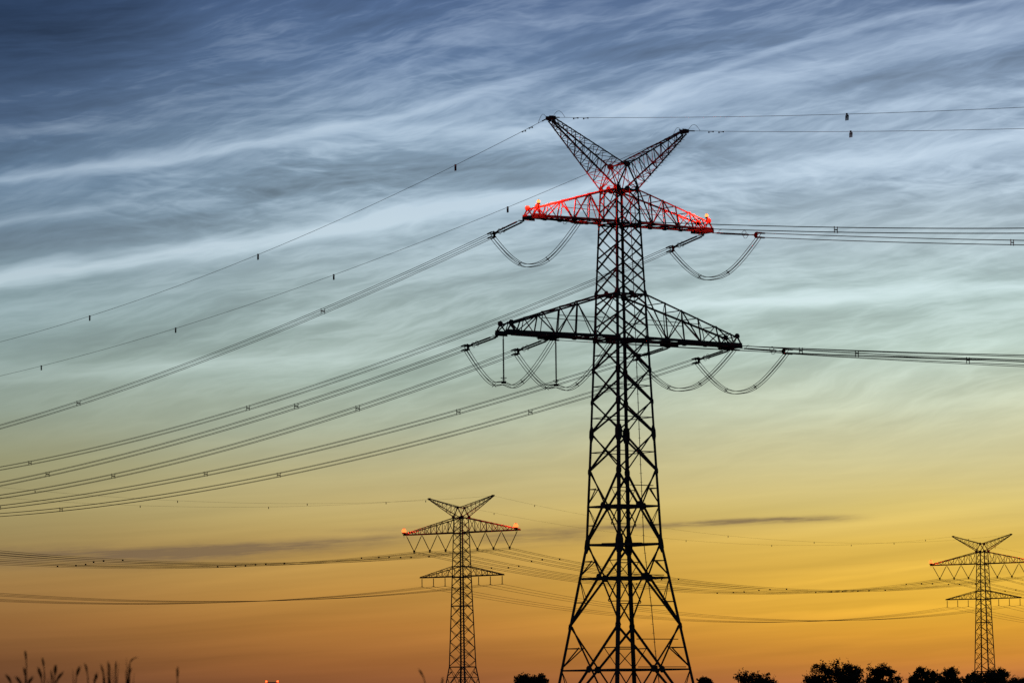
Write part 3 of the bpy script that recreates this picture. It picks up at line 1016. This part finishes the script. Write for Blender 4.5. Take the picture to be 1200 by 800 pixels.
for sx in (-1, 1): m.bar(V(sx * 1.4, 0, 22.5), V(sx * 3.2, 0, 25.6), 0.3)
m.build('platform', STEEL, mast)
for sx in (-1, 1):
    warning_lamp(mast, (sx * 3.7, 0, 26.6), LAMPR, 900, 'red lamp, lit, on the %s end of the platform' % ('left' if sx < 0 else 'right'), 3.4)


# ------------------------------------------------------------------ trees along the far edge of the fields
def tree(seed, loc, width, height, label, round_=False, density=1.0):
    rnd = random.Random(seed)
    root = thing('tree', label, 'tree', loc, 0, 'dark trees along the horizon')
    t = MB()
    th = height * 0.30
    r0 = height * 0.028
    t.tube([V(0, 0, 0), V(0.1, 0, th * 0.5), V(-0.1, 0.1, th), V(0.1, 0, height * 0.6)], [r0 * 1.25, r0, r0 * 0.85, r0 * 0.35], 7)
    clumps = []
    k = 0
    while k < (34 if not round_ else 46):
        az_ = rnd.uniform(0, 6.283)
        zf = rnd.uniform(0.26, 0.93)
        env = math.sqrt(max(0.0, 1 - abs((zf - 0.52) / 0.50) ** (2.4 if round_ else 2.0)))
        wr = width / 2 * env * (rnd.uniform(0.55, 0.88) if round_ else rnd.uniform(0.35, 0.95))
        rad = width * (rnd.uniform(0.11, 0.15) if round_ else rnd.uniform(0.075, 0.16))
        c = V(math.cos(az_) * wr, math.sin(az_) * wr, zf * height - rad * 0.5)
        st = V(0, 0, th * rnd.uniform(0.7, 1.5))
        t.tube([st, st.lerp(c, 0.5) + V(0, 0, rnd.uniform(-0.3, 0.5)), c], [r0 * 0.45, r0 * 0.26, r0 * 0.08], 5)
        clumps.append((c, rad)); k += 1
    t.build('trunk', BARK, root)
    m = MB()
    for zf in (0.42, 0.56, 0.70, 0.80):
        clumps.append((V(rnd.uniform(-0.1, 0.1) * width, rnd.uniform(-0.1, 0.1) * width, height * zf), width * (0.22 if zf < 0.75 else 0.15)))
    for c, rad in clumps:
        nsub = 7
        subs = [(c + V(rnd.gauss(0, 1), rnd.gauss(0, 1), rnd.gauss(0, 0.8)) * rad * 0.5, rad * rnd.uniform(0.35, 0.65)) for _ in range(nsub)]
        for sc, sr in subs:
            for _ in range(12 + int(46 * sr * sr)):
                d = V(rnd.gauss(0, 1), rnd.gauss(0, 1), rnd.gauss(0, 0.9))
                d = d.normalized() * sr * (rnd.random() ** 0.45) * (1.35 if rnd.random() < 0.08 else 1.0)
                p = sc + d
                s_ = rnd.uniform(0.15, 0.36)
                a = V(rnd.gauss(0, 1), rnd.gauss(0, 1), rnd.gauss(0, 1)).normalized(); b = a.orthogonal().normalized()
                n0 = len(m.v)
                m.v += [p - a * s_, p + b * s_ * 0.6, p + a * s_, p - b * s_ * 0.6]
                m.f.append((n0, n0 + 1, n0 + 2, n0 + 3))
    for c, rad in clumps[:-4]:                        # loose sprigs reaching past the outline
        for _ in range(5):
            d = V(rnd.gauss(0, 1), rnd.gauss(0, 1), rnd.gauss(0.5, 0.8)).normalized()
            for j in range(9):
                p = c + d * rad * (0.7 + j * 0.10) + V(rnd.gauss(0, 1), rnd.gauss(0, 1), rnd.gauss(0, 1)) * 0.14
                s_ = rnd.uniform(0.10, 0.26)
                a = V(rnd.gauss(0, 1), rnd.gauss(0, 1), rnd.gauss(0, 1)).normalized(); b = a.orthogonal().normalized()
                n0 = len(m.v)
                m.v += [p - a * s_, p + b * s_ * 0.6, p + a * s_, p - b * s_ * 0.6]
                m.f.append((n0, n0 + 1, n0 + 2, n0 + 3))
    m.build('crown', LEAF, root)
    return root


def at(px, py, depth):
    """World x and height of a photo point at a given depth (used to survey the far trees)."""
    cp, sp = math.cos(PITCH), math.sin(PITCH)
    rr = R(-0.64); c, s = math.cos(rr), math.sin(rr)
    F = V(0, cp, sp); Rr = V(1, 0, 0) ; U = Rr.cross(F)
    R2 = Rr * c + U * s; U2 = U * c - Rr * s
    d = F + R2 * ((px - 600) / 4600) + U2 * ((400 - py) / 4600)
    return V(0, 0, CAM_Z) + d * (depth / d.y)


TREES = [(622, 788, 46, 780, 'round dark tree crown just left of the near pylon foot', True),
         (825, 789, 26, 860, 'small dark tree crown touching the right foot of the near pylon', False),
         (886, 788, 62, 900, 'low broad dark tree between the near pylon and the tallest tree', False),
         (980, 775.5, 76, 880, 'tallest broad dark tree in the row at lower right', False),
         (1030, 777, 48, 900, 'dark tree close against the right side of the tallest broad tree', False),
         (1084, 780, 40, 930, 'ragged dark tree left of the farthest pylon with a spiky top', False),
         (1111, 777.5, 42, 950, 'upright dark tree just left of the farthest pylon foot', False),
         (1137, 785, 30, 960, 'small dark tree standing before the foot of the farthest pylon', False),
         (1164, 781.5, 54, 930, 'broad dark tree just right of the farthest pylon foot', False),
         (1193, 793, 34, 960, 'low dark tree at the right edge of the tree row', False)]
for k, (px, py, wpx, dep, lab, rd) in enumerate(TREES):
    p = at(px, py, dep)
    tree(100 + k, V(p.x, dep, 0), wpx * dep / 4600 * 1.0, p.z * 1.02, lab, rd, 1.0)

# ------------------------------------------------------------------ tall grass in front of the camera
ORDN = ['first', 'second', 'third', 'fourth', 'fifth', 'sixth', 'seventh', 'eighth', 'ninth', 'tenth', 'eleventh', 'twelfth', 'thirteenth',
        'fourteenth', 'fifteenth', 'sixteenth', 'seventeenth', 'eighteenth', 'nineteenth', 'twentieth']
# photo x, y of the tip, lean of the top in photo pixels, kind: 0 narrow head, 1 leafy shoot, 2 nodding arc, 3 loose leaning panicle
GR = [(8, 791, -7, 3), (20, 794, -7, 3), (30, 764.5, -1, 0), (28, 783, -2, 0), (37, 794, 6, 3), (50, 772, -2, 0), (45, 783, -4, 3), (60, 787, -2, 1), (65, 781, 1, 3),
      (73, 788, 9, 3), (93, 782, 4, 3), (100, 779, -3, 0), (113, 790, 3, 3), (119, 780, -3, 1), (127, 777, -2, 1), (136, 776, 1, 1), (153, 784, 3, 1), (160, 770, 9, 2), (208, 783, 0, 0)]
GR.sort()


def grass_stalk(seed, px, py, lean, kind, depth, label, group):
    rnd = random.Random(seed)
    p = at(px, py, depth)
    k = depth / 4600
    foot = V(p.x - lean * k, depth, 0)
    root = thing('grass_stalk', label, 'grass stalk', foot, 0, group)
    zt = p.z
    top_h = (13 if kind == 2 else 16) * k
    path = [V(rnd.uniform(-3, 3) * k * (1 - t) ** 1.5 * 8, 0, (zt - top_h) * t) for t in (0, 0.3, 0.6, 0.85, 1)]
    for i in range(1, 9):
        t = i / 8
        if kind == 2: path.append(V(lean * k * (1 - math.cos(t * 1.57)), 0, zt - top_h + top_h * math.sin(t * 1.57)))
        else: path.append(V(lean * k * t ** 1.6, 0, zt - top_h + top_h * t))
    n_ = len(path)
    MB().tube(path, [0.0024 - 0.0012 * i / n_ for i in range(n_)], 5).build('stem', STALK, root)
    m = MB()                                          # seed head: many small husks along the top of the stem
    n = 60
    hl = (rnd.uniform(10, 14) if kind == 0 else 12 if kind == 2 else rnd.uniform(11, 15)) * k
    wide = {0: 0.0030, 1: 0.0026, 2: 0.0030, 3: 0.0046}[kind]
    def along(dist):
        rest = dist
        for a_, b_ in zip(path[::-1], path[-2::-1]):
            L = (a_ - b_).length
            if rest <= L: return a_.lerp(b_, rest / L), (a_ - b_).normalized()
            rest -= L
        return path[0], Z
    for i in range(n):
        f = i / n
        c, d = along(hl * f)
        a = rnd.uniform(0, 6.283); w = wide * math.sin(math.pi * min(0.95, f * 0.8 + 0.15)) * rnd.uniform(0.6, 1.2)
        o = V(math.cos(a), 0.6 * math.sin(a), 0.25 * math.sin(a)) * w
        e = c + o + d * 0.012 + o * 0.6
        q = V(-o.y, o.x, 0) * 0.6 + d * 0.0015
        n0 = len(m.v)
        m.v += [c + o * 0.15 - d * 0.003, c + o + q, e, c + o - q]
        m.f.append((n0, n0 + 1, n0 + 2, n0 + 3))
    m.build('seed_head', STALK, root)
    for j in range({0: 0, 1: 4, 2: 2, 3: 1}[kind]):   # long upright leaf blades
        m = MB(); s = rnd.uniform(-1, 1)
        b0 = path[3] + V(0, 0, rnd.uniform(-0.03, 0.02))
        L = zt - rnd.uniform(0, 9) * k * (2.2 if kind == 3 else 1) - b0.z
        pts = [b0 + V(s * 7 * k * t ** 1.5, 0, L * t) for t in (0, 0.25, 0.5, 0.75, 1)]
        m.tube(pts, [0.002, 0.0028, 0.0028, 0.002, 0.0004], 4); m.build('leaf_blade', STALK, root)
    return root


for i, (px, py, lean, kind) in enumerate(GR):
    lab = 'blurred grass stalk, %s from the left in the lower left tuft' % ORDN[i]
    if i == len(GR) - 1: lab = 'lone blurred grass stalk right of the lower left tuft'
    if kind == 2 and px > 150: lab = 'tall grass stalk with nodding seed head at the right end of the tuft'
    grass_stalk(500 + i, px, py, lean, kind, 12.5 + 2.5 * random.Random(i).random(), lab, 'grass stalks at lower left')
grass_stalk(600, 492, 785, -6, 0, 14, 'leaning grass stalk just left of the left-hand far pylon foot', 'grass stalks at lower middle')
grass_stalk(601, 518.5, 795, 1, 0, 15, 'short grass stalk tip at the left foot of the left-hand far pylon', 'grass stalks at lower middle')
